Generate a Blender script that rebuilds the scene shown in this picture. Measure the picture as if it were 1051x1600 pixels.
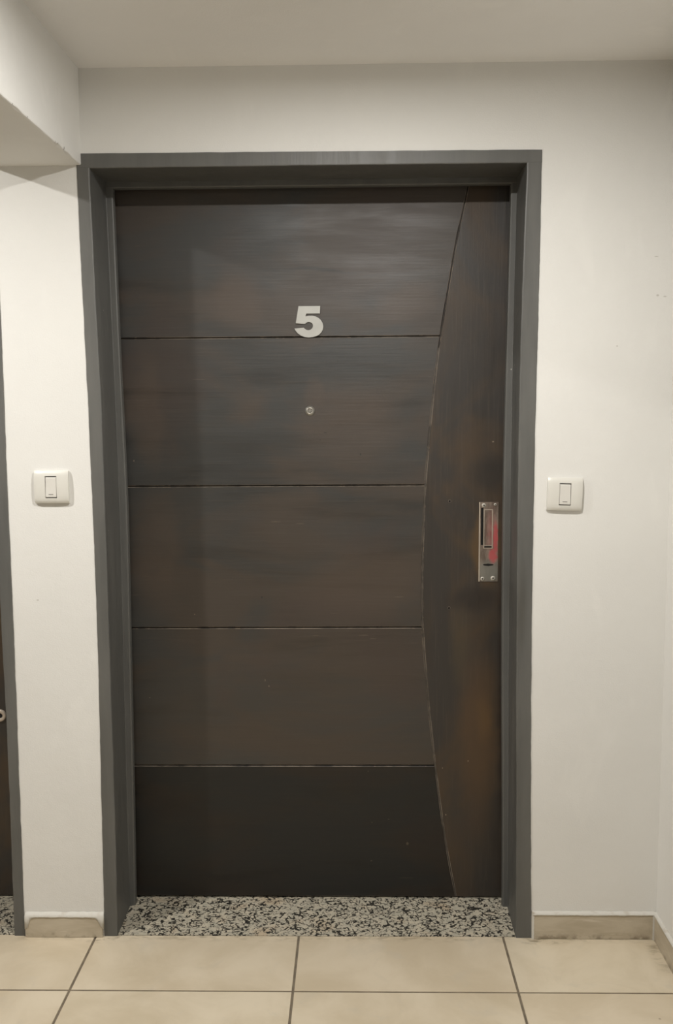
import bpy, bmesh, math, random
from mathutils import Matrix, Vector, noise
random.seed(7)
S = bpy.context.scene
for o in list(bpy.data.objects):
    bpy.data.objects.remove(o)
C = S.collection

# ------------------------------------------------------------------ camera
F_PX, YAW, PITCH, ROLL = 1498.30, 0.020646, -0.10863, 0.0070357
CAM = Vector((0.0, -2.5101, 1.4561))
cam_d = bpy.data.cameras.new('camera')
cam_d.sensor_fit = 'VERTICAL'
cam_d.sensor_height = 24.0
cam_d.lens = 24.0 * F_PX / 1600.0
cam_d.clip_start = 0.02
cam = bpy.data.objects.new('camera', cam_d)
C.objects.link(cam)
Rm = Matrix.Rotation(YAW, 3, 'Z') @ Matrix.Rotation(PITCH, 3, 'X') @ Matrix.Rotation(ROLL, 3, 'Y')
rt, fw, up = Rm @ Vector((1, 0, 0)), Rm @ Vector((0, 1, 0)), Rm @ Vector((0, 0, 1))
M4 = Matrix((rt, up, -fw)).transposed().to_4x4()
M4.translation = CAM
cam.matrix_world = M4
S.camera = cam

# ------------------------------------------------------------------ world, lamps, exposure
S.view_settings.view_transform = 'Standard'
S.view_settings.look = 'None'
S.view_settings.gamma = 1.0
S.view_settings.use_curve_mapping = False
S.view_settings.exposure = 0.0
wd = bpy.data.worlds.new('world')
S.world = wd
wd.use_nodes = True
wd.node_tree.nodes['Background'].inputs[0].default_value = (0.9, 0.85, 0.75, 1)
wd.node_tree.nodes['Background'].inputs[1].default_value = 0.0

CEIL = 2.3105
WX0, WX1, WY0 = -3.05, 0.8165, -4.6        # left wall, right wall, wall behind the camera
LAMP_COL = (1.0, 0.978, 0.94)
LAMP_Z, BULB_R = CEIL - .022, .036     # flat round diffuser: height and radius
# the flat ceiling lamps that light the landing: x, y, power in watts, label
LAMPS = [(0.035, -0.92, 25.5, 'small flat round ceiling lamp in front of door number 5'),
         (-1.53, -0.82, 27.5, 'small flat round ceiling lamp in the bay left of the beam'),
         (-0.30, -3.50, 10.0, 'flat round fill lamp added out of view, deeper in the landing, away from the doors')]  # last lamp is an added fill, unseen, lifting ceiling and floor evenly

# ------------------------------------------------------------------ node helpers
def newmat(name):
    m = bpy.data.materials.new(name); m.use_nodes = True
    nt = m.node_tree; b = nt.nodes['Principled BSDF']
    return m, nt, b
class NB:
    """small node-building helper"""
    def __init__(s, nt): s.nt = nt; s.N = nt.nodes; s.L = nt.links
    def _set(s, sock, v):
        if hasattr(v, 'is_output') or isinstance(v, bpy.types.NodeSocket): s.L.new(v, sock)
        else: sock.default_value = v
    def pos(s): return s.N.new('ShaderNodeTexCoord').outputs['Object']
    def mapping(s, vec, scale=(1, 1, 1), loc=(0, 0, 0), rot=(0, 0, 0)):
        n = s.N.new('ShaderNodeMapping'); s.L.new(vec, n.inputs[0])
        n.inputs['Location'].default_value = loc; n.inputs['Scale'].default_value = scale
        n.inputs['Rotation'].default_value = rot
        return n.outputs[0]
    def noise(s, vec, scale=5, detail=3, rough=.5, dist=0):
        n = s.N.new('ShaderNodeTexNoise'); s.L.new(vec, n.inputs['Vector'])
        n.inputs['Scale'].default_value = scale; n.inputs['Detail'].default_value = detail
        n.inputs['Roughness'].default_value = rough; n.inputs['Distortion'].default_value = dist
        return n.outputs[0]
    def voro(s, vec, scale=5, feature='F1', out=0):
        n = s.N.new('ShaderNodeTexVoronoi'); n.feature = feature
        s.L.new(vec, n.inputs['Vector']); n.inputs['Scale'].default_value = scale
        return n.outputs[out]
    def ramp(s, fac, stops, interp='LINEAR'):
        n = s.N.new('ShaderNodeValToRGB'); s._set(n.inputs[0], fac)
        cr = n.color_ramp; cr.interpolation = interp
        while len(cr.elements) < len(stops): cr.elements.new(0.5)
        for e, (p, c) in zip(cr.elements, stops):
            e.position = p
            e.color = c if len(c) == 4 else (*c, 1)
        return n.outputs[0]
    def rng(s, v, a, b, c=0., d=1.):
        n = s.N.new('ShaderNodeMapRange'); n.interpolation_type = 'SMOOTHSTEP'
        s._set(n.inputs[0], v)
        for i, x in enumerate((a, b, c, d)): n.inputs[i + 1].default_value = x
        return n.outputs[0]
    def math(s, op, a, b=0.):
        n = s.N.new('ShaderNodeMath'); n.operation = op
        s._set(n.inputs[0], a); s._set(n.inputs[1], b)
        return n.outputs[0]
    def mix(s, f, a, b, blend='MIX'):
        n = s.N.new('ShaderNodeMix'); n.data_type = 'RGBA'; n.blend_type = blend
        s._set(n.inputs[0], f)
        for k, v in ((6, a), (7, b)):
            if isinstance(v, tuple) and len(v) == 3: v = (*v, 1)
            s._set(n.inputs[k], v)
        return n.outputs[2]
    def bump(s, h, strength=.2, dist=.002, normal=None):
        n = s.N.new('ShaderNodeBump'); n.inputs['Strength'].default_value = strength
        n.inputs['Distance'].default_value = dist
        s.L.new(h, n.inputs['Height'])
        if normal: s.L.new(normal, n.inputs['Normal'])
        return n.outputs[0]
    def addvec(s, a, b, k):
        n = s.N.new('ShaderNodeVectorMath'); n.operation = 'MULTIPLY_ADD'
        s.L.new(b, n.inputs[0]); n.inputs[1].default_value = (k, k, k); s.L.new(a, n.inputs[2])
        return n.outputs[0]
    def spot(s, vec, cx, cz, rx, rz, soft=.5, y=None):
        """1 inside an ellipse in the x-z plane centred at cx, cz"""
        n = s.N.new('ShaderNodeMapping')
        s.L.new(vec, n.inputs[0])
        n.inputs['Scale'].default_value = (1 / rx, 0, 1 / rz) if y is None else (1 / rx, 1 / rz, 0)
        n.inputs['Location'].default_value = (-cx / rx, 0, -cz / rz) if y is None else (-cx / rx, -y / rz, 0)
        l = s.N.new('ShaderNodeVectorMath'); l.operation = 'LENGTH'; s.L.new(n.outputs[0], l.inputs[0])
        return s.rng(l.outputs['Value'], 1.0, soft)

def mat_wall(name='white_wall_paint', col=(0.715, 0.705, 0.675), marks=(), gouges=()):
    m, nt, b = newmat(name); k = NB(nt); p = k.pos()
    n1 = k.noise(p, 2.2, 4, .55)
    c = k.mix(k.rng(n1, .35, .7), tuple(x * .965 for x in col), col)
    patch = k.noise(k.mapping(p, (1.5, 1.5, .6)), 5, 3, .6, .6)
    c = k.mix(k.rng(patch, .58, .72, 0, .35), c, tuple(min(.9, x * 1.05) for x in col))
    for (cx, cz, rx, rz) in marks:
        pn = k.addvec(p, k.N.new('ShaderNodeTexNoise').outputs[1], .004)
        c = k.mix(k.math('MULTIPLY', k.spot(p, cx, cz, rx, rz, .3), .45), c, (0.30, 0.27, 0.22))
    for (cx, cy, cz, rad) in gouges:
        wn = k.N.new('ShaderNodeTexNoise'); wn.inputs['Scale'].default_value = 120; nt.links.new(p, wn.inputs['Vector'])
        mp = k.mapping(k.addvec(k.mapping(p, loc=(-.004, -.004, -.004)), wn.outputs[1], .008), (1 / rad,) * 3, (-cx / rad, -cy / rad, -cz / rad))
        ln = k.N.new('ShaderNodeVectorMath'); ln.operation = 'LENGTH'; nt.links.new(mp, ln.inputs[0])
        c = k.mix(k.math('MULTIPLY', k.rng(ln.outputs['Value'], 1.0, .5), .7), c, (0.26, 0.24, 0.20))
    nt.links.new(c, b.inputs['Base Color'])
    b.inputs['Roughness'].default_value = .62
    b.inputs['Specular IOR Level'].default_value = .25
    h = k.math('ADD', k.noise(p, 260, 3, .6), k.math('MULTIPLY', k.noise(p, 28, 3, .55), 1.6))
    h = k.math('ADD', h, k.math('MULTIPLY', k.noise(p, 5, 2, .5), 5.0))
    nt.links.new(k.bump(h, .22, .0022), b.inputs['Normal'])
    return m

def mat_frame():
    m, nt, b = newmat('grey_gloss_frame_paint'); k = NB(nt); p = k.pos()
    n1 = k.noise(k.mapping(p, (6, 6, .8)), 3, 4, .6)
    c = k.mix(k.rng(n1, .3, .75), (0.092, 0.091, 0.085), (0.118, 0.116, 0.107))
    sp = k.voro(k.mapping(p, (1, 1, 1)), 14)
    c = k.mix(k.rng(sp, .030, .018), c, (0.42, 0.40, 0.35))
    # rubbed, greasy patch beside the lock
    g = k.math('MULTIPLY', k.spot(k.addvec(p, k.noise(p, 20, 2), .0), .437, .93, .02, .16, .1), .55)
    c = k.mix(g, c, (0.065, 0.060, 0.050))
    nt.links.new(c, b.inputs['Base Color'])
    nt.links.new(k.rng(n1, .3, .7, .44, .56), b.inputs['Roughness'])
    h = k.math('ADD', k.noise(k.mapping(p, (90, 90, 1.6)), 2, 3, .6), k.math('MULTIPLY', k.noise(p, 24, 3), .8))
    nt.links.new(k.bump(h, .25, .0012), b.inputs['Normal'])
    return m

def mat_door(name, vertical=False, tone=1.0, spec=.74):
    m, nt, b = newmat(name); k = NB(nt); p = k.pos()
    st = (7, 1, 1.0) if vertical else (1.0, 1, 7)
    pm = k.mapping(p, st)
    big = k.noise(k.mapping(p, (1.6, 1, 1.1) if vertical else (1.0, 1, 2.3), loc=(3.1, 0, 1.7)), 1.9, 4, .6, .7)
    streak = k.noise(pm, 2.2, 6, .62, .35)
    fine = k.noise(k.mapping(p, (60, 4, 2.5) if vertical else (2.5, 4, 60)), 2.6, 4, .6)
    grey, brown, red = (0.044, 0.043, 0.039), (0.066, 0.047, 0.032), (0.064, 0.042, 0.031)
    if vertical:
        grey, brown, red = (0.036, 0.030, 0.025), (0.066, 0.041, 0.021), (0.052, 0.035, 0.024)
    c = k.mix(k.rng(big, .40, .60), grey, brown)
    c = k.mix(k.rng(k.noise(k.mapping(p, (1, 1, 1), loc=(7, 2, 5)), 2.6, 3, .5, .4), .52, .68, 0, .7), c, red)
    c = k.mix(k.rng(streak, .45, .30, 0, .55), c, (0.026, 0.021, 0.016))
    c = k.mix(k.rng(fine, .50, .72, 0, .30), c, (0.085, 0.066, 0.048))
    wob2 = k.N.new('ShaderNodeTexNoise'); wob2.inputs['Scale'].default_value = 6; wob2.inputs['Detail'].default_value = 4
    nt.links.new(p, wob2.inputs['Vector'])
    wv = k.N.new('ShaderNodeVectorMath'); wv.operation = 'MULTIPLY_ADD'
    nt.links.new(wob2.outputs[1], wv.inputs[0]); wv.inputs[1].default_value = (.12, 0, .05)
    nt.links.new(k.mapping(p, loc=(-.06, 0, -.025)), wv.inputs[2]); pq = wv.outputs[0]
    if not vertical:
        for (cx, cz, rx, rz, st_) in ((-.326, 1.755, .11, .12, .75), (.150, 1.745, .12, .075, .85), (-.60, 1.45, .06, .22, .6), (-.02, 1.40, .20, .17, .6), (-.11, 1.50, .04, .06, .5), (.02, .96, .26, .15, .6), (-.58, 1.03, .10, .24, .6), (-.20, .60, .75, .26, .22)):
            c = k.mix(k.math('MULTIPLY', k.spot(pq, cx, cz, rx, rz, .35), st_), c, (0.098, 0.066, 0.044))
        for (cx, cz, rx, rz, st_) in ((-.10, 1.838, .15, .009, .7), (-.20, 1.915, .12, .012, .55), (-.05, 1.60, .14, .014, .5), (-.28, 1.545, .16, .012, .4), (-.34, 1.28, .14, .09, .35)):
            c = k.mix(k.math('MULTIPLY', k.spot(pq, cx, cz, rx, rz, .2), st_), c, (0.022, 0.021, 0.019))
    if vertical:
        # worn tan halo round the old lock plate and rubbed dark patches
        wob = k.N.new('ShaderNodeTexNoise'); wob.inputs['Scale'].default_value = 14
        nt.links.new(p, wob.inputs['Vector'])
        pw = k.addvec(k.mapping(p, loc=(-.02, 0, -.02)), wob.outputs[1], .04)
        c = k.mix(k.math('MULTIPLY', k.spot(pw, .385, 1.27, .085, .075, .2), .75), c, (0.020, 0.017, 0.014))
        c = k.mix(k.math('MULTIPLY', k.spot(pw, .335, .905, .11, .05, .2), .7), c, (0.022, 0.016, 0.012))
        c = k.mix(k.math('MULTIPLY', k.spot(pw, .372, 1.055, .055, .135, .55), .75), c, (0.120, 0.070, 0.026))
        c = k.mix(k.math('MULTIPLY', k.spot(pw, .352, .50, .085, .36, .25), .8), c, (0.098, 0.055, 0.024))
        c = k.mix(k.math('MULTIPLY', k.spot(pw, .370, .545, .035, .10, .1), .6), c, (0.135, 0.075, 0.028))
        c = k.mix(k.math('MULTIPLY', k.spot(pw, .300, .76, .045, .17, .1), .5), c, (0.085, 0.060, 0.030))
        c = k.mix(k.math('MULTIPLY', k.spot(pw, .425, .72, .022, .7, .2), .7), c, (0.022, 0.014, 0.010))
    # pale nicks and scratches
    pn = k.N.new('ShaderNodeTexNoise'); pn.inputs['Scale'].default_value = 300; nt.links.new(p, pn.inputs['Vector'])
    ps = k.addvec(k.mapping(p, loc=(-.0012, 0, -.0012)), pn.outputs[1], .0024)
    nicks = ((.3242, .4234, .0016, .0030), (.2494, .4019, .002, .002), (.2600, .2591, .0022, .003), (.3872, 1.357, .003, .003)) if vertical else (
        (-.6328, 1.3088, .0020, .0030), (-.4692, .8626, .002, .002), (.0316, .392, .0018, .003), (.0424, .2351, .0022, .0022), (.0916, .245, .004, .0012),
        (-.2678, .6665, .0014, .005), (-.2568, .6492, .002, .003), (-.6066, .615, .002, .002), (-.0639, 1.2340, .003, .002), (.040, .1161, .004, .002), (.147, .170, .005, .006),
        (-.23, 1.132, .020, .0012), (-.16, 1.126, .016, .0012), (.122, .912, .018, .0012), (.02, .800, .020, .0014), (-.12, .800, .014, .001), (.046, .79, .012, .001))
    for (cx, cz, rx, rz) in nicks:
        c = k.mix(k.math('MULTIPLY', k.spot(ps, cx, cz, rx, rz, .5), .75 if rx < .01 else .30), c, (0.36, 0.29, 0.20))
    for (cx, cz, rx, rz) in (() if vertical else ((-.0863, 1.3853, .005, .002), (.013, 1.3232, .002, .005), (-.101, 1.3655, .002, .002), (-.2733, .9129, .003, .0035))):
        c = k.mix(k.spot(ps, cx, cz, rx, rz, .5), c, (0.008, 0.007, 0.006))
    sl = k.noise(k.mapping(p, (5, 1, 70), rot=(0, .12, 0)), 2.0, 2, .5)
    slm = k.noise(p, 4.2, 2)
    scratch = k.math('MULTIPLY', k.rng(sl, .74, .78), k.rng(slm, .57, .64))
    c = k.mix(k.math('MULTIPLY', scratch, .4), c, (0.22, 0.17, 0.12))
    c = k.mix(1.0, c, (tone, tone, tone), 'MULTIPLY')
    nt.links.new(c, b.inputs['Base Color'])
    r = k.rng(k.math('ADD', streak, k.math('MULTIPLY', k.math('SUBTRACT', big, .5), .5)), .3, .7, .43, .58)
    nt.links.new(r, b.inputs['Roughness'])
    b.inputs['Specular IOR Level'].default_value = spec
    h = k.math('ADD', fine, k.math('MULTIPLY', k.noise(p, 7, 2), 2.2))
    nt.links.new(k.bump(h, .22, .0012), b.inputs['Normal'])
    return m

def mat_worn():
    """stain rubbed off along the grooves' edges in places"""
    m, nt, b = newmat('rubbed_groove_edge'); k = NB(nt); p = k.pos()
    n = k.noise(k.mapping(p, loc=(3, 0, 1)), 9, 4, .7)
    c = k.mix(k.rng(n, .38, .60), (0.030, 0.024, 0.019), (0.25, 0.205, 0.16))
    c = k.mix(k.rng(k.noise(p, 55, 2), .60, .68, 0, .6), c, (0.34, 0.26, 0.18))
    nt.links.new(c, b.inputs['Base Color']); b.inputs['Roughness'].default_value = .5
    return m

def mat_granite():
    m, nt, b = newmat('speckled_granite'); k = NB(nt); p = k.pos()
    w = k.N.new('ShaderNodeTexNoise'); w.inputs['Scale'].default_value = 55; w.inputs['Detail'].default_value = 3
    nt.links.new(p, w.inputs['Vector'])
    pw = k.addvec(p, w.outputs[1], .020)
    e = k.voro(k.mapping(pw, (.8, 1, 1)), 95, 'DISTANCE_TO_EDGE')
    base = k.mix(k.rng(k.noise(p, 45, 3), .38, .62), (0.50, 0.45, 0.35), (0.42, 0.39, 0.31))
    base = k.mix(k.rng(k.noise(p, 9, 2), .55, .7, 0, .6), base, (0.47, 0.36, 0.24))
    den = k.noise(k.mapping(p, loc=(4, 4, 0)), 62, 3, .6, .5)
    big = k.noise(k.mapping(p, loc=(1, 9, 0)), 16, 2)
    blk = k.rng(k.math('ADD', k.math('MULTIPLY', e, -1.1), k.math('ADD', den, k.math('MULTIPLY', big, .30))), .52, .63)
    c = k.mix(blk, base, (0.028, 0.026, 0.022))
    c = k.mix(k.rng(k.noise(p, 110, 2), .60, .68, 0, .55), c, (0.14, 0.125, 0.10))
    nt.links.new(c, b.inputs['Base Color'])
    b.inputs['Roughness'].default_value = .3
    return m

def mat_tile():
    m, nt, b = newmat('beige_ceramic_floor_tile'); k = NB(nt)
    g = k.N.new('ShaderNodeNewGeometry').outputs['Position']
    oi = k.N.new('ShaderNodeObjectInfo').outputs['Random']
    cmb = k.N.new('ShaderNodeCombineXYZ'); nt.links.new(k.math('MULTIPLY', oi, 17.0), cmb.inputs[2])
    p = k.addvec(g, cmb.outputs[0], 1.0)
    n1 = k.noise(p, 4.5, 5, .6, .5)
    c = k.mix(k.rng(n1, .32, .68), (0.520, 0.440, 0.315), (0.630, 0.550, 0.420))
    c = k.mix(k.rng(k.noise(p, 11, 4, .6, .8), .55, .72, 0, .35), c, (0.50, 0.45, 0.36))
    c = k.mix(k.rng(oi, 0, 1, 0, .22), c, (0.53, 0.43, 0.31))
    # grime collected where the floor meets the wall
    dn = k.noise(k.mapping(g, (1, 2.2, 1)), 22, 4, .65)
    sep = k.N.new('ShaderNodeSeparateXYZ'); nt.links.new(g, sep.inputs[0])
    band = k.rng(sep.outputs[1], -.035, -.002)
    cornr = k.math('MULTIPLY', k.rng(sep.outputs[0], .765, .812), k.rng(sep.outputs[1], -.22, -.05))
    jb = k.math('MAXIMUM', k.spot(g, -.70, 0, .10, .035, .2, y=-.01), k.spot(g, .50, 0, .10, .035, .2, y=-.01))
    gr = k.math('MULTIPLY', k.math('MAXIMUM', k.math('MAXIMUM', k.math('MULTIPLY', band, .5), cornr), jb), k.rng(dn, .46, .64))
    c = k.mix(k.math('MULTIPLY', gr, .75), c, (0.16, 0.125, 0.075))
    spk = k.voro(g, 6.0)
    c = k.mix(k.rng(spk, .022, .012, 0, .6), c, (0.15, 0.12, 0.08))
    nt.links.new(c, b.inputs['Base Color'])
    nt.links.new(k.rng(n1, .3, .7, .30, .42), b.inputs['Roughness'])
    nt.links.new(k.bump(k.noise(g, 40, 3), .10, .001), b.inputs['Normal'])
    return m

def mat_skirt():
    m, nt, b = newmat('beige_skirting_tile'); k = NB(nt); p = k.pos()
    n1 = k.noise(k.mapping(p, (1, 1, 3)), 9, 5, .6, .4)
    c = k.mix(k.rng(n1, .3, .7), (0.42, 0.36, 0.27), (0.52, 0.46, 0.36))
    c = k.mix(k.rng(k.noise(k.mapping(p, (3, 3, 22)), 3, 3), .62, .70, 0, .6), c, (0.60, 0.54, 0.44))
    sep = k.N.new('ShaderNodeSeparateXYZ'); nt.links.new(p, sep.inputs[0])
    low = k.math('MULTIPLY', k.rng(sep.outputs[2], .022, .0), k.rng(k.noise(p, 40, 3), .42, .62))
    c = k.mix(k.math('MULTIPLY', low, .7), c, (0.14, 0.11, 0.07))
    nt.links.new(c, b.inputs['Base Color']); b.inputs['Roughness'].default_value = .38
    return m

def mat_smear():
    """white wall paint slopped over the skirting tile"""
    m, nt, b = newmat('sloppy_white_paint'); k = NB(nt); p = k.pos()
    c = k.mix(k.rng(k.noise(p, 30, 4), .52, .7, 0, .6), (0.58, 0.56, 0.51), (0.45, 0.40, 0.33))
    nt.links.new(c, b.inputs['Base Color']); b.inputs['Roughness'].default_value = .6
    nt.links.new(k.bump(k.noise(p, 90, 3), .5, .002), b.inputs['Normal'])
    return m

def plain(name, col, rough=.5, metal=0., spec=.5, var=.06, scale=30, bump=.1):
    m, nt, b = newmat(name); k = NB(nt); p = k.pos()
    n = k.noise(p, scale, 3)
    c = k.mix(k.rng(n, .3, .7), tuple(x * (1 - var) for x in col), tuple(min(1, x * (1 + var)) for x in col))
    nt.links.new(c, b.inputs['Base Color'])
    b.inputs['Roughness'].default_value = rough; b.inputs['Metallic'].default_value = metal
    b.inputs['Specular IOR Level'].default_value = spec
    if bump: nt.links.new(k.bump(n, bump, .0006), b.inputs['Normal'])
    return m

def mat_plate():
    m, nt, b = newmat('worn_lock_plate_metal'); k = NB(nt); p = k.pos()
    n = k.noise(k.mapping(p, (2, 1, .6)), 40, 4, .6)
    c = k.mix(k.rng(n, .3, .7), (0.17, 0.13, 0.105), (0.33, 0.27, 0.225))
    low = k.spot(p, .378, .985, .05, .045, .4)
    c = k.mix(k.math('MULTIPLY', low, .8), c, (0.27, 0.27, 0.24))
    w = k.N.new('ShaderNodeTexNoise'); w.inputs['Scale'].default_value = 90; nt.links.new(p, w.inputs['Vector']); w.inputs['Detail'].default_value = 4
    pw = k.addvec(k.mapping(p, loc=(-.006, 0, -.006)), w.outputs[1], .012)
    red = k.math('MAXIMUM', k.spot(pw, .3965, 1.082, .0100, .066, .45), k.spot(pw, .3900, 1.031, .0165, .028, .45))
    red = k.math('MAXIMUM', red, k.math('MULTIPLY', k.spot(pw, .385, 1.10, .022, .09, .1), .40))
    red = k.math('MULTIPLY', red, k.rng(k.noise(p, 160, 3), .25, .5, .6, 1.0))
    c = k.mix(k.math('MULTIPLY', red, .9), c, (0.44, 0.075, 0.080))
    nt.links.new(c, b.inputs['Base Color'])
    nt.links.new(k.math('SUBTRACT', .55, k.math('MULTIPLY', red, .45)), b.inputs['Metallic'])
    b.inputs['Roughness'].default_value = .38
    nt.links.new(k.bump(n, .15, .0008), b.inputs['Normal'])
    return m

M = dict(
    wall=mat_wall(marks=((.772, 1.735, .005, .004), (.7905, 1.732, .006, .003), (.766, 1.832, .007, .002), (.672, 1.608, .003, .003), (-.853, .949, .005, .003))),
    ceiling=mat_wall('white_ceiling_paint', (0.84, 0.825, 0.80)),
    beam=mat_wall('white_beam_paint', (0.79, 0.78, 0.75), gouges=((-.6955, -.143, 2.078, .006), (-.6955, -.19, 2.076, .004), (-.6955, -.21, 2.076, .003), (-.6955, -.585, 2.078, .011), (-.6955, -.60, 2.076, .008), (-.6955, -.40, 2.076, .003), (-.6955, -.49, 2.076, .0035))),
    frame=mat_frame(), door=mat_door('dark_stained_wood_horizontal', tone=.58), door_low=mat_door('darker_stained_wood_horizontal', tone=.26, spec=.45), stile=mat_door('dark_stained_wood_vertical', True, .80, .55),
    worn=mat_worn(), filler=plain('groove_filler_brown', (0.060, 0.050, 0.040), .55, var=.4, scale=40), core=plain('groove_dark_wood', (0.022, 0.016, 0.011), .6), granite=mat_granite(), tile=mat_tile(), skirt=mat_skirt(), smear=mat_smear(),
    grout=plain('brown_grout', (0.155, 0.125, 0.088), .9, var=.2), white_plastic=plain('white_switch_plastic', (0.64, 0.625, 0.575), .35, var=.01, bump=0),
    rocker=plain('white_rocker_plastic', (0.62, 0.60, 0.555), .32, var=.01, bump=0), dark_gap=plain('dark_gap', (0.12, 0.11, 0.095), .8),
    silver=plain('satin_silver_digit', (0.42, 0.415, 0.385), .42, .2, var=.03), chrome=plain('brushed_chrome', (0.42, 0.40, 0.36), .35, .8),
    plate=mat_plate(), black=plain('black_hole', (0.006, 0.005, 0.004), .9), glass=plain('peephole_glass', (0.20, 0.19, 0.17), .06, 0, .8, bump=0),
    screw=plain('pale_screw_head', (0.50, 0.47, 0.41), .45, .25), brass=plain('pale_brass', (0.60, 0.53, 0.38), .35, .5), seal=plain('black_rubber_seal', (0.012, 0.011, 0.010), .6),
    rim=plain('raised_rim_metal', (0.50, 0.43, 0.35), .45, .3),
)
# ------------------------------------------------------------------ mesh helpers
def obj(name, bm, m, parent=None, bevel=0, seg=2, smooth=False, edge=None):
    bmesh.ops.recalc_face_normals(bm, faces=bm.faces)
    me = bpy.data.meshes.new(name); bm.to_mesh(me); bm.free()
    if smooth:
        for f in me.polygons: f.use_smooth = True
    me.materials.append(m)
    o = bpy.data.objects.new(name, me); C.objects.link(o)
    if parent is not None: attach(o, parent)
    if bevel:
        md = o.modifiers.new('bevel', 'BEVEL'); md.width = bevel; md.segments = seg
        md.limit_method = 'ANGLE'; md.angle_limit = math.radians(40)
        if edge is not None: me.materials.append(edge); md.material = 1
    return o
def root_loc(o):
    v = Vector(o.location)
    while o.parent: o = o.parent; v = v + o.location
    return v
def attach(o, parent):
    """parent while the child's mesh stays in world coordinates"""
    o.parent = parent
    top = parent
    while top.parent: top = top.parent
    o.matrix_parent_inverse = Matrix.Translation(-Vector(top.location)) if parent is top else Matrix.Identity(4)
def empty(name, loc):
    o = bpy.data.objects.new(name, None); o.empty_display_size = .05
    C.objects.link(o); o.location = loc; return o
def tag(o, label=None, cat=None, group=None, kind=None):
    if label: o['label'] = label
    if cat: o['category'] = cat
    if group: o['group'] = group
    if kind: o['kind'] = kind
    return o
def box(bm, x0, x1, y0, y1, z0, z1):
    vs = [bm.verts.new((x, y, z)) for x in (x0, x1) for y in (y0, y1) for z in (z0, z1)]
    for f in ((0, 1, 3, 2), (4, 6, 7, 5), (0, 4, 5, 1), (2, 3, 7, 6), (0, 2, 6, 4), (1, 5, 7, 3)):
        bm.faces.new([vs[i] for i in f])
    return vs
def boxo(name, dims, m, parent=None, bevel=0, seg=2):
    bm = bmesh.new(); box(bm, *dims); return obj(name, bm, m, parent, bevel, seg)
def prism(bm, pts, y0, y1):
    """polygon in x-z extruded along y"""
    a = [bm.verts.new((x, y0, z)) for x, z in pts]; b = [bm.verts.new((x, y1, z)) for x, z in pts]
    bm.faces.new(a); bm.faces.new(b[::-1])
    n = len(pts)
    for i in range(n): bm.faces.new((a[i], b[i], b[(i + 1) % n], a[(i + 1) % n]))
def lathe_y(bm, cx, cz, prof, n=32, closed=False):
    """profile (radius, y) revolved round the y axis through cx, cz"""
    rings = []
    for r, y in prof:
        if r < 1e-6: rings.append([bm.verts.new((cx, y, cz))])
        else: rings.append([bm.verts.new((cx + r * math.cos(t * 2 * math.pi / n), y, cz + r * math.sin(t * 2 * math.pi / n))) for t in range(n)])
    prs = list(zip(rings, rings[1:])) + ([(rings[-1], rings[0])] if closed else [])
    for a, b in prs:
        for t in range(n):
            u = (t + 1) % n
            if len(a) == 1: bm.faces.new((a[0], b[t], b[u]))
            elif len(b) == 1: bm.faces.new((a[t], b[0], a[u]))
            else: bm.faces.new((a[t], b[t], b[u], a[u]))
def interp(tab, z):
    """tab: [(x, z)...] in any order, smooth-ish linear interpolation of x at z"""
    t = sorted((b, a) for a, b in tab)
    if z <= t[0][0]: i = 0
    elif z >= t[-1][0]: i = len(t) - 2
    else:
        i = 0
        while t[i + 1][0] < z: i += 1
    (z0, x0), (z1, x1) = t[i], t[i + 1]
    if z < t[0][0]: return x0
    if z > t[-1][0]: return x1
    def slope(j):
        j0, j1 = max(0, j - 1), min(len(t) - 1, j + 1)
        return (t[j1][1] - t[j0][1]) / (t[j1][0] - t[j0][0])
    h = z1 - z0; u = (z - z0) / h
    return ((2*u**3-3*u**2+1)*x0 + (u**3-2*u**2+u)*h*slope(i) + (-2*u**3+3*u**2)*x1 + (u**3-u**2)*h*slope(i+1))

# ------------------------------------------------------------------ the setting
LEAF_Y = 0.2115
T = 0.30                                                   # wall thickness
D2L = -2.095                                               # outer left edge of the neighbouring frame
bm = bmesh.new()
box(bm, .455, WX1 + .1, 0, T, 0, CEIL + .05)
box(bm, -.94, -.688, 0, T, 0, CEIL + .05)
box(bm, WX0 - .1, D2L + .016, 0, T, 0, CEIL + .05)
box(bm, -.688, .455, 0, T, 2.085, CEIL + .05)
box(bm, D2L + .016, -.94, 0, T, 2.085, CEIL + .05)
bmesh.ops.remove_doubles(bm, verts=bm.verts, dist=1e-5)
wb = tag(obj('wall_back', bm, M['wall']), 'white painted wall around the dark door, holding both light switches', 'wall', kind='structure')
bm = bmesh.new()                                           # slightly rounded plaster corner runs down the right wall
box(bm, WX1, WX1 + .12, WY0 - .1, T, 0, CEIL + .05)
tag(obj('wall_right', bm, M['wall']), 'white side wall meeting the door wall at the right corner', 'wall', kind='structure')
tag(boxo('wall_left', (WX0 - .12, WX0, WY0 - .1, T, 0, CEIL + .05), M['wall']), 'white wall closing the landing beyond the second door', 'wall', kind='structure')
tag(boxo('wall_front', (WX0, WX1, WY0 - .12, WY0, 0, CEIL + .05), M['wall']), 'white wall facing the dark door across the landing', 'wall', kind='structure')
tag(boxo('ceiling', (WX0 - .1, WX1 + .1, WY0 - .1, T, CEIL, CEIL + .12), M['ceiling']), 'plain white ceiling above the landing', 'ceiling', kind='structure')

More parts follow.
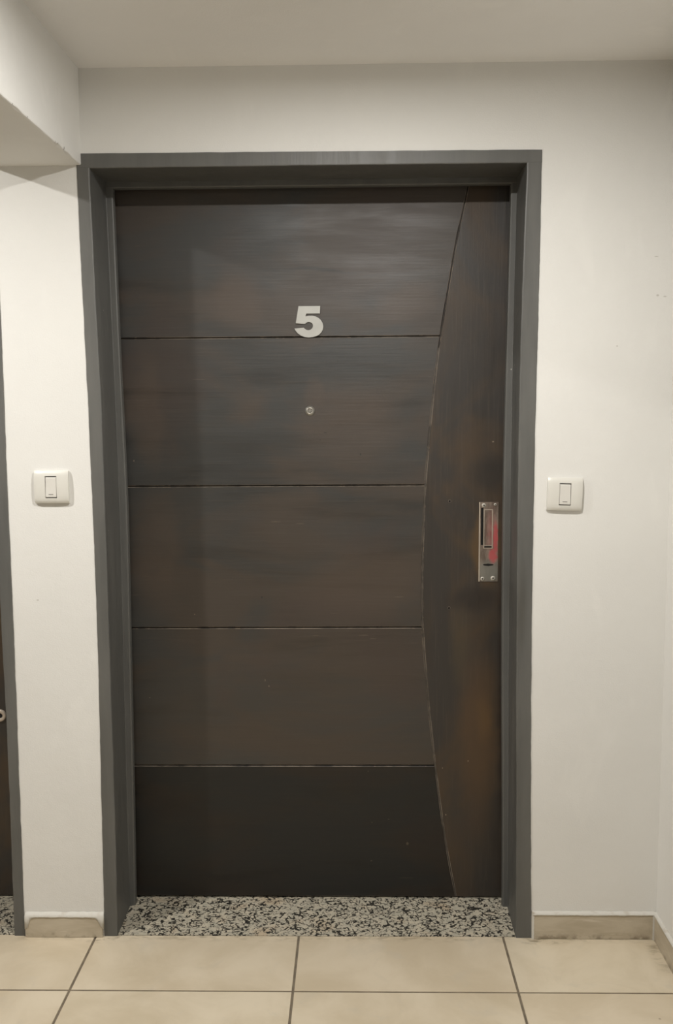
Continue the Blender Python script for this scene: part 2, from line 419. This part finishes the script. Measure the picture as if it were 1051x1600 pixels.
# dropped beam between the two door bays, with a hand-plastered lower edge
BX0, BX1, BZ = -.931, -.6955, 2.0735
bm = bmesh.new(); N = 130; rows = []
for i in range(N + 1):
    y = -.0 + (WY0) * i / N
    j = .0012 * noise.noise(Vector((y * 30, 1, 3))) + .0006 * noise.noise(Vector((y * 110, 5, 3)))
    for (cy, dp) in ((-.115, .006), (-.175, .004), (-.155, .003), (-.59, .010), (-.37, .003), (-.46, .0025)):
        if abs(y - cy) < .014: j -= dp * (1 - abs(y - cy) / .014) * -1
    c = .0035
    rows.append([bm.verts.new(v) for v in ((BX0, y, CEIL + .02), (BX0, y, BZ), (BX1 - c - abs(j) * 2, y, BZ + abs(j) * .3), (BX1 - c * .3, y, BZ + c * .3 + abs(j)), (BX1, y, BZ + c + abs(j)), (BX1, y, CEIL + .02))])
for a, b in zip(rows, rows[1:]):
    for t in range(5): bm.faces.new((a[t], b[t], b[t + 1], a[t + 1]))
    bm.faces.new((a[5], b[5], b[0], a[0]))
bm.faces.new(rows[0]); bm.faces.new(rows[-1][::-1])
tag(obj('ceiling_beam', bm, M['beam']), 'white plastered ceiling beam with chipped lower edge, top left corner', 'beam', kind='structure')

# floor: grout bed with one object per tile
fl = tag(boxo('floor', (WX0 - .1, WX1 + .1, WY0 - .1, .004, -.08, -.0022), M['grout']), 'beige tiled landing floor with brown grout lines', 'floor', kind='structure')
P, G = .5638, .0062
xs = [-.7283 + P * i for i in range(-5, 4)]
ys = [-.2503 - P * i for i in range(0, 7)]
cells_x = [(max(a, WX0), min(b, WX1)) for a, b in zip([xs[0] - P] + xs, xs + [xs[-1] + P]) if b > WX0 + .01 and a < WX1 - .01]
cells_y = [(max(b, WY0), a) for a, b in zip([.0045] + ys, ys + [ys[-1] - P]) if a > WY0 + .01]
mesh_cache = {}
for (a, b) in cells_x:
    for (c, d) in cells_y:
        g = G / 2
        x0, x1 = a + (g if a > WX0 else 0), b - (g if b < WX1 else 0)
        y0, y1 = c + (g if c > WY0 else 0), d - (g if d < 0 else .002)
        w, h = round(x1 - x0, 4), round(y1 - y0, 4)
        if (w, h) not in mesh_cache:
            bm = bmesh.new(); box(bm, -w/2, w/2, -h/2, h/2, -.008, 0)
            bmesh.ops.bevel(bm, geom=[e for e in bm.edges if all(v.co.z > -.001 for v in e.verts)], offset=.0009, segments=1, affect='EDGES')
            bmesh.ops.recalc_face_normals(bm, faces=bm.faces)
            me = bpy.data.meshes.new('tile'); bm.to_mesh(me); bm.free(); me.materials.append(M['tile']); mesh_cache[(w, h)] = me
        o = bpy.data.objects.new('tile', mesh_cache[(w, h)]); C.objects.link(o)
        o.parent = fl
        o.location = ((x0 + x1) / 2, (y0 + y1) / 2, random.uniform(-.0002, .0002))

# skirting tiles
SK = .008
def paint_bead(name, x0, x1, z, parent, h=.010, depth=.011, drips=0):
    bm = bmesh.new(); n = max(6, int((x1 - x0) / .004)); rows = []
    for i in range(n + 1):
        x = x0 + (x1 - x0) * i / n
        a = noise.noise(Vector((x * 60, z * 7, 2))); b_ = noise.noise(Vector((x * 170, 4, 2)))
        lo = z - .0012 - .0014 * a - .001 * b_
        if drips:
            e = min(x - x0, x1 - x)
            lo -= drips * math.exp(-(e / .013) ** 2) * (.8 + .4 * b_)
        hi = z + h * (1 + .12 * a)
        dp = depth * (1 + .05 * b_)
        rows.append([bm.verts.new(v) for v in ((x, .002, hi), (x, -dp * .35, hi - .001), (x, -dp, z + .002), (x, -dp - .0004, lo), (x, -SK * .5, lo), (x, .002, lo))])
    for p_, q in zip(rows, rows[1:]):
        for t in range(6): bm.faces.new((p_[t], q[t], q[(t + 1) % 6], p_[(t + 1) % 6]))
    bm.faces.new(rows[0]); bm.faces.new(rows[-1][::-1])
    return obj(name, bm, M['smear'], parent, smooth=True)
bb = tag(empty('baseboard_back', (.14, 0, 0)), 'beige tile skirting along the door wall, in pieces beside each frame', 'baseboard', kind='structure')
t1 = boxo('tile', (.4795, WX1 - .0005, -SK, .001, 0, .0705), M['skirt'], bb, .0012)
paint_bead('paint_bead', .478, WX1 - .003, .0700, bb, .008, .0095)
bm = bmesh.new(); rows = []
for i in range(24):
    z = .078 * i / 23; a = noise.noise(Vector((z * 160, 3, 1))); w_ = .0022 + .0016 * a
    rows.append([bm.verts.new(v) for v in ((.4770 - w_ * .4, .001, z), (.4770 - w_ * .4, -.0075, z), (.4800 + w_, -SK - .0009, z), (.4805 + w_, .001, z))])
for p_, q in zip(rows, rows[1:]):
    for t in range(4): bm.faces.new((p_[t], q[t], q[(t + 1) % 4], p_[(t + 1) % 4]))
bm.faces.new(rows[0]); bm.faces.new(rows[-1][::-1])
obj('paint_bead', bm, M['smear'], bb)
t2 = boxo('tile', (-.9225, -.7075, -SK - .002, .001, 0, .060), M['skirt'], bb, .0012)
tag(paint_bead('paint_bead', -.9235, -.7040, .0595, bb, .011, .0114, drips=.042), 'thick sloppy white paint over the skirting top')
boxo('tile', (WX0 + .001, D2L - .002, -SK, .001, 0, .0705), M['skirt'], bb, .0012)
br = tag(empty('baseboard_right', (WX1, -1.7, 0)), 'beige tile skirting along the right side wall', 'baseboard', kind='structure')
y = -SK - .0035
while y > WY0:
    y1 = max(WY0, y - .56)
    boxo('tile', (WX1 - SK, WX1 + .001, y1, y, 0, .0705), M['skirt'], br, .0012)
    y = y1 - .003
# grout and paint line in the corner and on top of the right skirting
bm = bmesh.new(); rows = []
for i in range(300):
    yy = -.001 + (WY0 + .01) * (i / 299); a = noise.noise(Vector((yy * 50, 7, 2)))
    rows.append([bm.verts.new(v) for v in ((WX1 + .001, yy, .078 + .001 * a), (WX1 - .003, yy, .077 + .001 * a), (WX1 - .0092, yy, .0722), (WX1 - .0092, yy, .069 - .001 * a), (WX1 + .001, yy, .069))])
for p_, q in zip(rows, rows[1:]):
    for t in range(5): bm.faces.new((p_[t], q[t], q[(t + 1) % 5], p_[(t + 1) % 5]))
obj('paint_bead', bm, M['smear'], br, smooth=True)
boxo('corner_grout', (WX1 - SK - .003, WX1 - SK + .0005, -SK - .0034, -SK + .001, 0, .069), M['smear'], br)
bl = tag(empty('baseboard_left', (WX0, -1.7, 0)), 'beige tile skirting along the left end wall', 'baseboard', kind='structure')
bf = tag(empty('baseboard_front', (-1.1, WY0, 0)), 'beige tile skirting along the wall opposite the doors', 'baseboard', kind='structure')
y = -.002
while y > WY0:
    y1 = max(WY0, y - .56); boxo('tile', (WX0 - .001, WX0 + SK, y1, y - .003, 0, .0705), M['skirt'], bl); y = y1
x = WX0 + SK
while x < WX1 - SK:
    x1 = min(WX1 - SK, x + .56); boxo('tile', (x, x1 - .003, WY0 - .001, WY0 + SK, 0, .0705), M['skirt'], bf); x = x1

# ------------------------------------------------------------------ door frames (steel, grey paint)
STRIP_Y = .162
def jamb(name, outer, inner, s_out, s_in, parent, side, seed):
    """side -1: left jamb (opening to +x), +1: right jamb. Cross-section lofted along z."""
    bm = bmesh.new(); n = 170; rows = []
    for i in range(n + 1):
        z = 2.0672 * i / n
        zc = min(z, 2.07)
        wob = .0011 * noise.noise(Vector((z * 14, seed, 1))) + .0007 * noise.noise(Vector((z * 60, seed, 2)))
        xo, xi, so, si = interp(outer, zc) + wob, interp(inner, zc), interp(s_out, zc), interp(s_in, zc)
        b = -side                                     # towards the opening
        dent = .0009 * noise.noise(Vector((z * 22, seed, 9)))
        xi += dent
        rows.append([bm.verts.new(v) for v in (
            (xo, .0, z), (xo, -.0022, z), (xi - b * .0035, -.0022, z), (xi - b * .0009, -.0012, z), (xi, .0018, z),
            (so, STRIP_Y - .0005, z), (so + b * .001, STRIP_Y, z), (si - b * .0038, STRIP_Y, z), (si - b * .001, STRIP_Y + .0012, z), (si, STRIP_Y + .005, z),
            (si, STRIP_Y + .020, z), (so - b * .012, STRIP_Y + .020, z), (so - b * .012, .26, z), (xo, .26, z))])
    k = len(rows[0])
    for p_, q in zip(rows, rows[1:]):
        for t in range(k): bm.faces.new((p_[t], q[t], q[(t + 1) % k], p_[(t + 1) % k]))
    bm.faces.new(rows[0]); bm.faces.new(rows[-1][::-1])
    return obj(name, bm, M['frame'], parent, smooth=False)
def head(name, x0, x1, ztop, zin, parent):
    def loft(prof_of, xa, xb, nm):
        bm = bmesh.new(); n = 60; rows = []
        for i in range(n + 1):
            x = xa + (xb - xa) * i / n
            zt = ztop - .0045 * (i / n) + .0008 * noise.noise(Vector((x * 20, 3, 4)))
            zi = zin + .0006 * noise.noise(Vector((x * 18, 8, 4)))
            rows.append([bm.verts.new((x, yv, zv)) for yv, zv in prof_of(zt, zi)])
        k = len(rows[0])
        for p_, q in zip(rows, rows[1:]):
            for t in range(k): bm.faces.new((p_[t], q[t], q[(t + 1) % k], p_[(t + 1) % k]))
        bm.faces.new(rows[0]); bm.faces.new(rows[-1][::-1])
        return obj(nm, bm, M['frame'], parent)
    loft(lambda zt, zi: ((0, zt), (-.0024, zt), (-.0024, zi + .0025), (-.0012, zi + .0007), (.0012, zi), (STRIP_Y, zi + .003), (.26, zi + .003), (.26, zt)), x0, x1, name)
    loft(lambda zt, zi: ((STRIP_Y - .0007, zi + .004), (STRIP_Y - .0007, 2.0550), (STRIP_Y + .0012, 2.0522), (STRIP_Y + .005, 2.0510), (STRIP_Y + .020, 2.0510), (STRIP_Y + .020, zi + .004)), x0 + .028, x1 - .028, 'head_stop')
LO = [(-.7071, 2.063), (-.7030, 1.76), (-.6982, 1.455), (-.6953, .84), (-.7010, .30), (-.7045, 0)]
LI = [(-.6742, 2.0675), (-.6698, 1.767), (-.6640, 1.455), (-.6637, .84), (-.6645, .30), (-.6684, 0)]
LSO = [(-.6760, 2.05), (-.6657, 1.2), (-.6709, .30), (-.6715, 0)]
LSI = [(-.6567, 2.05), (-.6520, 1.65), (-.6446, 1.2), (-.6470, .82), (-.6519, .30), (-.6560, 0)]
RO = [(.4722, 2.10), (.4692, 1.73), (.4652, 1.347), (.4646, .837), (.4708, .30), (.4762, 0)]
RI = [(.4349, 2.065), (.4285, 1.8365), (.4239, 1.578), (.4226, 1.18), (.425, .75), (.4309, .30), (.4335, 0)]
RSO = [(.4368, 2.05), (.4320, 1.65), (.4300, 1.2), (.4305, .75), (.4345, .3), (.436, 0)]
RSI = [(.4212, 2.05), (.4150, 1.65), (.4106, 1.2), (.4120, .75), (.4190, .3), (.4215, 0)]
fr = tag(empty('trim_1', (-.115, 0, 0)), 'grey painted steel frame around the door with number 5', 'door frame', kind='structure')
jamb('jamb', LO, LI, LSO, LSI, fr, -1, 1.3); jamb('jamb', RO, RI, RSO, RSI, fr, 1, 4.1)
head('frame_head', -.7071, .4722, 2.1022, 2.0655, fr)
fr2 = tag(empty('trim_2', (-1.51, 0, 0)), 'grey painted frame of the second door, cut by the left picture edge', 'door frame', kind='structure')
RO2 = [(-.9190, 2.1), (-.9194, 1.655), (-.9213, 1.238), (-.9216, .84), (-.9257, .30), (-.9279, 0)]
off = lambda t, d: [(a + d, b) for a, b in t]
mir = [(D2L, 2.1), (D2L, 1.0), (D2L, 0)]
jamb('jamb', mir, off(mir, .034), off(mir, .032), off(mir, .05), fr2, -1, 8.2)
jamb('jamb', RO2, [(-.953, 2.1), (-.954, 1.2), (-.9545, .84), (-.9530, .60), (-.9545, .3), (-.957, 0)], off(RO2, -.031), off(RO2, -.048), fr2, 1, 6.6)
head('frame_head', D2L, -.919, 2.1, 2.0655, fr2)

# granite thresholds
th = boxo('granite_threshold', (-.69, .452, .0052, T, -.03, .0006), M['granite'], None, .0008)
tag(th, 'speckled black and beige granite threshold slab under door number 5', 'threshold', kind='structure')
th2 = boxo('granite_threshold', (D2L + .01, -.94, .0052, T, -.03, .0006), M['granite'], None, .0008)
tag(th2, 'strip of speckled granite threshold under the second door', 'threshold', kind='structure')

# ------------------------------------------------------------------ door number 5
CURVE = [(.3170, 2.085), (.3029, 2.0148), (.279, 1.905), (.2588, 1.7837), (.2372, 1.6524), (.2215, 1.5195), (.2075, 1.3762), (.1965, 1.2366), (.1900, 1.0659), (.1883, .9171), (.1903, .8233),
         (.1979, .7097), (.2114, .5567), (.2288, .4058), (.2522, .2256), (.2717, .1068), (.2925, .0)]
GH = [1.6527, 1.2355, .8230, .4095]                      # heights of the four horizontal grooves
LX, RX, ZB, ZT = -.690, .450, .0055, 2.082
def crv(z): return interp(CURVE, z)
def build_leaf(root, dx=0.0):
    def sh(b):
        if dx: bmesh.ops.translate(b, verts=b.verts, vec=(dx, 0, 0))
        return b
    bm = bmesh.new(); box(bm, LX, RX, LEAF_Y + .006, LEAF_Y + .046, ZB, ZT); obj('door_core', sh(bm), M['core'], root)
    bounds = [ZT] + GH + [ZB]
    for i in range(5):
        zt = bounds[i] - (.0019 if i else 0); zb = bounds[i + 1] + (.0019 if i < 4 else 0)
        n = 16
        pts = [(LX, zb), (LX, zt)] + [(crv(zt + (zb - zt) * j / n) - .0020, zt + (zb - zt) * j / n) for j in range(n + 1)]
        bm = bmesh.new(); prism(bm, pts, LEAF_Y, LEAF_Y + .0062)
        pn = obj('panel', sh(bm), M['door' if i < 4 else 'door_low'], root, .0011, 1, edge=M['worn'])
        if i == 4: pn['label'] = 'bottom panel, darker than those above'
    n = 70
    pts = [(crv(ZB + (ZT - ZB) * j / n) + .0020, ZB + (ZT - ZB) * j / n) for j in range(n + 1)] + [(RX, ZT), (RX, ZB)]
    # old paint and dirt that fills the curved groove for most of its height
    bm = bmesh.new(); rows = []
    for j in range(71):
        z = ZB + (1.62 - ZB) * j / 70; x = crv(z); dd = .0016 + .0012 * noise.noise(Vector((z * 9, 2, 2)))
        rows.append([bm.verts.new((x + e, LEAF_Y + dd, z)) for e in (-.0030, .0030)] + [bm.verts.new((x + e, LEAF_Y + .0065, z)) for e in (.0030, -.0030)])
    for a_, b_ in zip(rows, rows[1:]):
        for t in range(4): bm.faces.new((a_[t], b_[t], b_[(t + 1) % 4], a_[(t + 1) % 4]))
    bm.faces.new(rows[0]); bm.faces.new(rows[-1][::-1])
    obj('groove_filler', sh(bm), M['filler'], root)
    bm = bmesh.new(); prism(bm, pts, LEAF_Y, LEAF_Y + .0062)
    p = obj('panel', sh(bm), M['stile'], root, .0011, 1, edge=M['worn'])
    p['label'] = 'curved right-hand panel, browner and more worn'
    return p
d1 = tag(empty('door_1', (-.12, LEAF_Y, 0)), 'dark brown wooden door numbered 5 with curved groove and lock plate', 'door', kind='structure')
build_leaf(d1)
# digit 5
P5 = [(432, 190), (652, 190), (648, 266), (510, 266), (503, 293), (535, 287), (570, 287), (603, 293), (633, 308), (657, 330), (674, 358), (681, 390), (678, 422), (664, 450), (641, 474), (612, 490), (575, 500), (532, 504), (489, 498), (450, 482), (420, 460), (400, 435), (388, 412),
      (484, 404), (492, 414), (506, 424), (522, 429), (538, 429), (556, 422), (570, 409), (577, 392), (574, 372), (562, 358), (546, 350), (528, 349), (512, 355), (498, 367), (484, 368), (403, 361)]
bm = bmesh.new(); prism(bm, [(-.1298 + (a - 535) / 3617, 1.6945 - (b - 346) / 3617) for a, b in P5], LEAF_Y - .0042, LEAF_Y + .0003)
tag(obj('house_number', bm, M['silver'], d1, .0006, 2), 'silver metal digit 5 fixed on the door')
# peephole
PX, PZ = -.1292, 1.4469
bm = bmesh.new(); lathe_y(bm, PX, PZ, [(.0140, LEAF_Y + .001), (.0140, LEAF_Y - .0008), (.0108, LEAF_Y - .0016), (.0092, LEAF_Y - .0045), (.0074, LEAF_Y - .0048), (.0060, LEAF_Y - .0034), (.0055, LEAF_Y + .001)])
pe = obj('peephole', bm, M['chrome'], d1, smooth=True)
bm = bmesh.new(); lathe_y(bm, PX, PZ, [(.0060, LEAF_Y - .0016), (.0050, LEAF_Y - .0026), (.0028, LEAF_Y - .0034), (0, LEAF_Y - .0037)]); obj('lens', bm, M['glass'], pe, smooth=True)
# two small drill holes with splintered rims
for (hx, hz) in ((.2660, 1.1885), (.2657, .8795)):
    bm = bmesh.new(); lathe_y(bm, hx, hz, [(.0045, LEAF_Y + .0002), (.0040, LEAF_Y - .0005), (.0031, LEAF_Y - .0005), (.0029, LEAF_Y + .0003)], 16, True); h = obj('drill_hole', bm, M['worn'], d1, smooth=True)
    bm = bmesh.new(); lathe_y(bm, hx, hz, [(.0032, LEAF_Y - .0003), (0, LEAF_Y - .0003)], 16); obj('hole', bm, M['black'], h)

# lock plate: crop pixels of the plate -> metres on the leaf
def lp(a, b): return (.3499 + (a - 205) / 5875.0, 1.1852 - (b - 152) / 5800.0)
y0 = LEAF_Y
bm = bmesh.new()
x0, z1 = lp(200, 150); x1, z0 = lp(525, 1475)
sx0, sz1 = lp(234, 245); sx1, sz0 = lp(276, 865)          # open slot
def rect(bm, xa, xb, za, zb, ya, yb): box(bm, xa, xb, ya, yb, za, zb)
rect(bm, x0, sx0, z0, z1, y0 - .0022, y0); rect(bm, sx1, x1, z0, z1, y0 - .0022, y0)
rect(bm, sx0, sx1, sz1, z1, y0 - .0022, y0); rect(bm, sx0, sx1, z0, sz0, y0 - .0022, y0)
bmesh.ops.remove_doubles(bm, verts=bm.verts, dist=1e-6)
pl = tag(obj('lock_plate', bm, M['plate'], d1), 'worn metal lock plate with red paint')
bm = bmesh.new(); rect(bm, sx0, sx1, sz0, sz1, y0 - .0004, y0 + .0002); obj('slot', bm, M['black'], pl)
bm = bmesh.new()
a, b = lp(205, 150), lp(230, 1475)
rect(bm, a[0] - .0006, a[0] + .0030, b[1], a[1], y0 - .0034, y0 - .002)
obj('rim', bm, M['rim'], pl, .0006)
bm = bmesh.new()                                            # raised window outline
ax, az = lp(278, 268); bx, bz = lp(432, 922); w = .0023
rect(bm, ax, ax + w, bz, az, y0 - .0034, y0 - .002); rect(bm, bx - w, bx, bz, az, y0 - .0034, y0 - .002)
rect(bm, ax + w, bx - w, az - w, az, y0 - .0034, y0 - .002); rect(bm, ax + w, bx - w, bz, bz + w * .8, y0 - .0034, y0 - .002)
lx, lz = lp(300, 868); rect(bm, ax + w, bx - w, lz - .0012, lz, y0 - .0031, y0 - .002)
bmesh.ops.remove_doubles(bm, verts=bm.verts, dist=1e-6)
obj('window_rim', bm, M['rim'], pl)
bm = bmesh.new(); rect(bm, ax + w, bx - w, bz + w, lz - .0014, y0 - .0026, y0 - .002); obj('slot', bm, M['core'], pl)
KH = [(272, 1193), (290, 1183), (325, 1180), (360, 1173), (395, 1180), (435, 1183), (453, 1193), (435, 1205), (395, 1210), (360, 1217), (325, 1210), (290, 1206)]
bm = bmesh.new(); prism(bm, [lp(*q) for q in KH], y0 - .0026, y0 - .002); obj('keyhole', bm, M['black'], pl)
for (a, b, r) in ((282, 203, .0065), (470, 190, .0042), (268, 1430, .0062), (445, 1422, .0070)):
    cx, cz = lp(a, b)
    bm = bmesh.new(); lathe_y(bm, cx, cz, [(r, y0 - .002), (r * .92, y0 - .0034), (r * .6, y0 - .0046), (r * .22, y0 - .0048), (r * .2, y0 - .0036), (0, y0 - .0036)], 20)
    s_ = obj('screw', bm, M['screw'], pl, smooth=True)
    # cross slot filled dark
    bm2 = bmesh.new()
    ang = (a * 7 + b) % 3
    for t in (ang, ang + math.pi / 2):
        c_, q_ = math.cos(t), math.sin(t); u, v = r * .45, r * .10
        prism(bm2, [(cx + c_ * i * u - q_ * j * v, cz + q_ * i * u + c_ * j * v) for i, j in ((-1, -1), (1, -1), (1, 1), (-1, 1))], y0 - .0051, y0 - .0044)
    o2 = obj('screw', bm2, M['core'], pl)
    # join slot into the screw as one mesh: keep both materials in one object
    me = s_.data; me.materials.append(M['core'])
    bmj = bmesh.new(); bmj.from_mesh(me); k0 = len(bmj.faces); bmj.from_mesh(o2.data)
    bmj.faces.ensure_lookup_table()
    for f in bmj.faces[k0:]: f.material_index = 1; f.smooth = False
    bmj.to_mesh(me); bmj.free(); bpy.data.objects.remove(o2)

# ------------------------------------------------------------------ neighbouring door
d2 = tag(empty('door_2', (-1.52, LEAF_Y, 0)), 'very dark second door, only a sliver seen at the left edge', 'door', kind='structure')
build_leaf(d2, -1.395)
bm = bmesh.new(); kx, kz = -1.0500, .5615
lathe_y(bm, kx, kz, [(.0185, LEAF_Y + .0004), (.0185, LEAF_Y - .004), (.0150, LEAF_Y - .0065), (.0100, LEAF_Y - .0060), (.0075, LEAF_Y - .0035), (.0070, LEAF_Y)], 28)
kn = tag(obj('lock_rosette', bm, M['rim'], d2, smooth=True), 'small cream round lock rosette')
bm = bmesh.new(); lathe_y(bm, kx, kz, [(.0072, LEAF_Y - .0012), (0, LEAF_Y - .0012)], 20); obj('keyhole', bm, M['black'], kn)

# ------------------------------------------------------------------ light switches
def curved_plate(bm, w, h, d, r=.010, nx=20, nz=20, hole=None):
    """convex plate: front surface bows outwards; hole = (x0,x1,z0,z1) left open"""
    def lin(n, lo, hi, cuts):
        v = sorted(set([round(lo + (hi - lo) * i / n, 5) for i in range(n + 1)] + [round(c, 5) for c in cuts]))
        return v
    X = lin(nx, -w/2, w/2, hole[:2]); Z = lin(nz, -h/2, h/2, hole[2:])
    def yy(x, z):
        u, v = abs(x) / (w/2), abs(z) / (h/2)
        e = d
        e -= .0028 * v ** 2
        e -= .0030 * u ** 6
        e -= .0034 * v ** 10
        return -max(e, .003)
    vs = {}
    for i, x in enumerate(X):
        for j, z in enumerate(Z): vs[i, j] = bm.verts.new((x, yy(x, z), z))
    nI, nJ = len(X) - 1, len(Z) - 1
    inside = lambda i, j: hole[0] - 1e-6 <= X[i] and X[i + 1] <= hole[1] + 1e-6 and hole[2] - 1e-6 <= Z[j] and Z[j + 1] <= hole[3] + 1e-6
    for i in range(nI):
        for j in range(nJ):
            if not inside(i, j): bm.faces.new((vs[i, j], vs[i + 1, j], vs[i + 1, j + 1], vs[i, j + 1]))
    bnd = [e for e in bm.edges if e.is_boundary]
    ret = bmesh.ops.extrude_edge_only(bm, edges=bnd)
    for v in ret['geom']:
        if isinstance(v, bmesh.types.BMVert):
            on_out = abs(abs(v.co.x) - w/2) < 1e-4 or abs(abs(v.co.z) - h/2) < 1e-4
            v.co.y = 0.0 if on_out else -.004
            if on_out: v.co.x *= 1.0; v.co.z *= .985
def make_switch(x, z, tilt, label, w=.0905, h=.0855, rock=.0015):
    root = empty('light_switch', (x, 0, z)); root.rotation_euler = (0, tilt, 0)
    tag(root, label, 'light switch', 'single rocker switches on the door wall')
    def put(name, bm, m, par, bev=0, smooth=False):
        o = obj(name, bm, m, None, bev, 2, smooth); o.parent = par; return o
    hx, hz0, hz1 = .0152, -.0290, .0290
    bm = bmesh.new(); curved_plate(bm, w, h, .0150, hole=(-hx, hx, hz0, hz1))
    pt = put('cover_plate', bm, M['white_plastic'], root, 0, True)
    me = pt.data
    md = pt.modifiers.new('edge', 'EDGE_SPLIT'); md.split_angle = math.radians(35)
    bm = bmesh.new(); box(bm, -hx - .0005, hx + .0005, -.0045, -.002, hz0 - .0005, hz1 + .0005); put('inner_socket', bm, M['dark_gap'], root)
    # wedge-shaped rocker, pressed in at the top
    g = .0016; bm = bmesh.new()
    X0, X1, Z0, Z1 = -hx + .0011, hx - .0011, hz0 + g + .0008, hz1 - g - .0012
    prof = [(-.004, Z0), (-.0150, Z0), (-.0153, Z0 + .004), (-.0138, 0), (-.0127, Z1 - .003), (-.0117, Z1), (-.004, Z1)]
    a = [bm.verts.new((X0, yv, zv)) for yv, zv in prof]; b = [bm.verts.new((X1, yv, zv)) for yv, zv in prof]
    bm.faces.new(a); bm.faces.new(b[::-1])
    for i in range(len(prof)): bm.faces.new((a[i], b[i], b[(i + 1) % len(prof)], a[(i + 1) % len(prof)]))
    rk = put('rocker', bm, M['rocker'], root, .0006)
    bm = bmesh.new(); box(bm, -.0062, .0062, -.0155, -.0138, Z0 + .0065, Z0 + .0082); put('indicator_window', bm, M['dark_gap'], rk, .0003)
    return root
make_switch(-.8015, 1.2530, 0.0, 'white rocker light switch on the narrow wall between the two doors')
make_switch(.5435, 1.2270, math.radians(1.6), 'slightly tilted white rocker light switch right of the door frame')

# ------------------------------------------------------------------ ceiling lamps
for (x, y, pw, lab) in LAMPS:
    root = tag(empty('ceiling_light', (x, y, CEIL)), lab, 'ceiling light', 'flat round lamps along the landing ceiling')
    m_, nt_, b_ = newmat('glowing_diffuser')
    b_.inputs['Emission Color'].default_value = (*LAMP_COL, 1)
    b_.inputs['Emission Strength'].default_value = pw / (math.pi ** 2 * BULB_R ** 2)
    bm = bmesh.new(); rings = []
    h = LAMP_Z - CEIL
    for r, z in ((.050, .001), (.050, h * .6), (.047, h), (BULB_R, h), (BULB_R, h + .004)):
        rings.append([bm.verts.new((r * math.cos(t * math.pi / 16), r * math.sin(t * math.pi / 16), z)) for t in range(32)])
    for p_, q in zip(rings, rings[1:]):
        for t in range(32): bm.faces.new((p_[t], q[t], q[(t + 1) % 32], p_[(t + 1) % 32]))
    o = obj('housing', bm, M['white_plastic'], None, smooth=False); o.parent = root
    bm = bmesh.new(); bmesh.ops.create_circle(bm, cap_ends=True, segments=32, radius=BULB_R - .0003)
    o = obj('diffuser', bm, m_, None); o.parent = root; o.location = (0, 0, h + .0005)
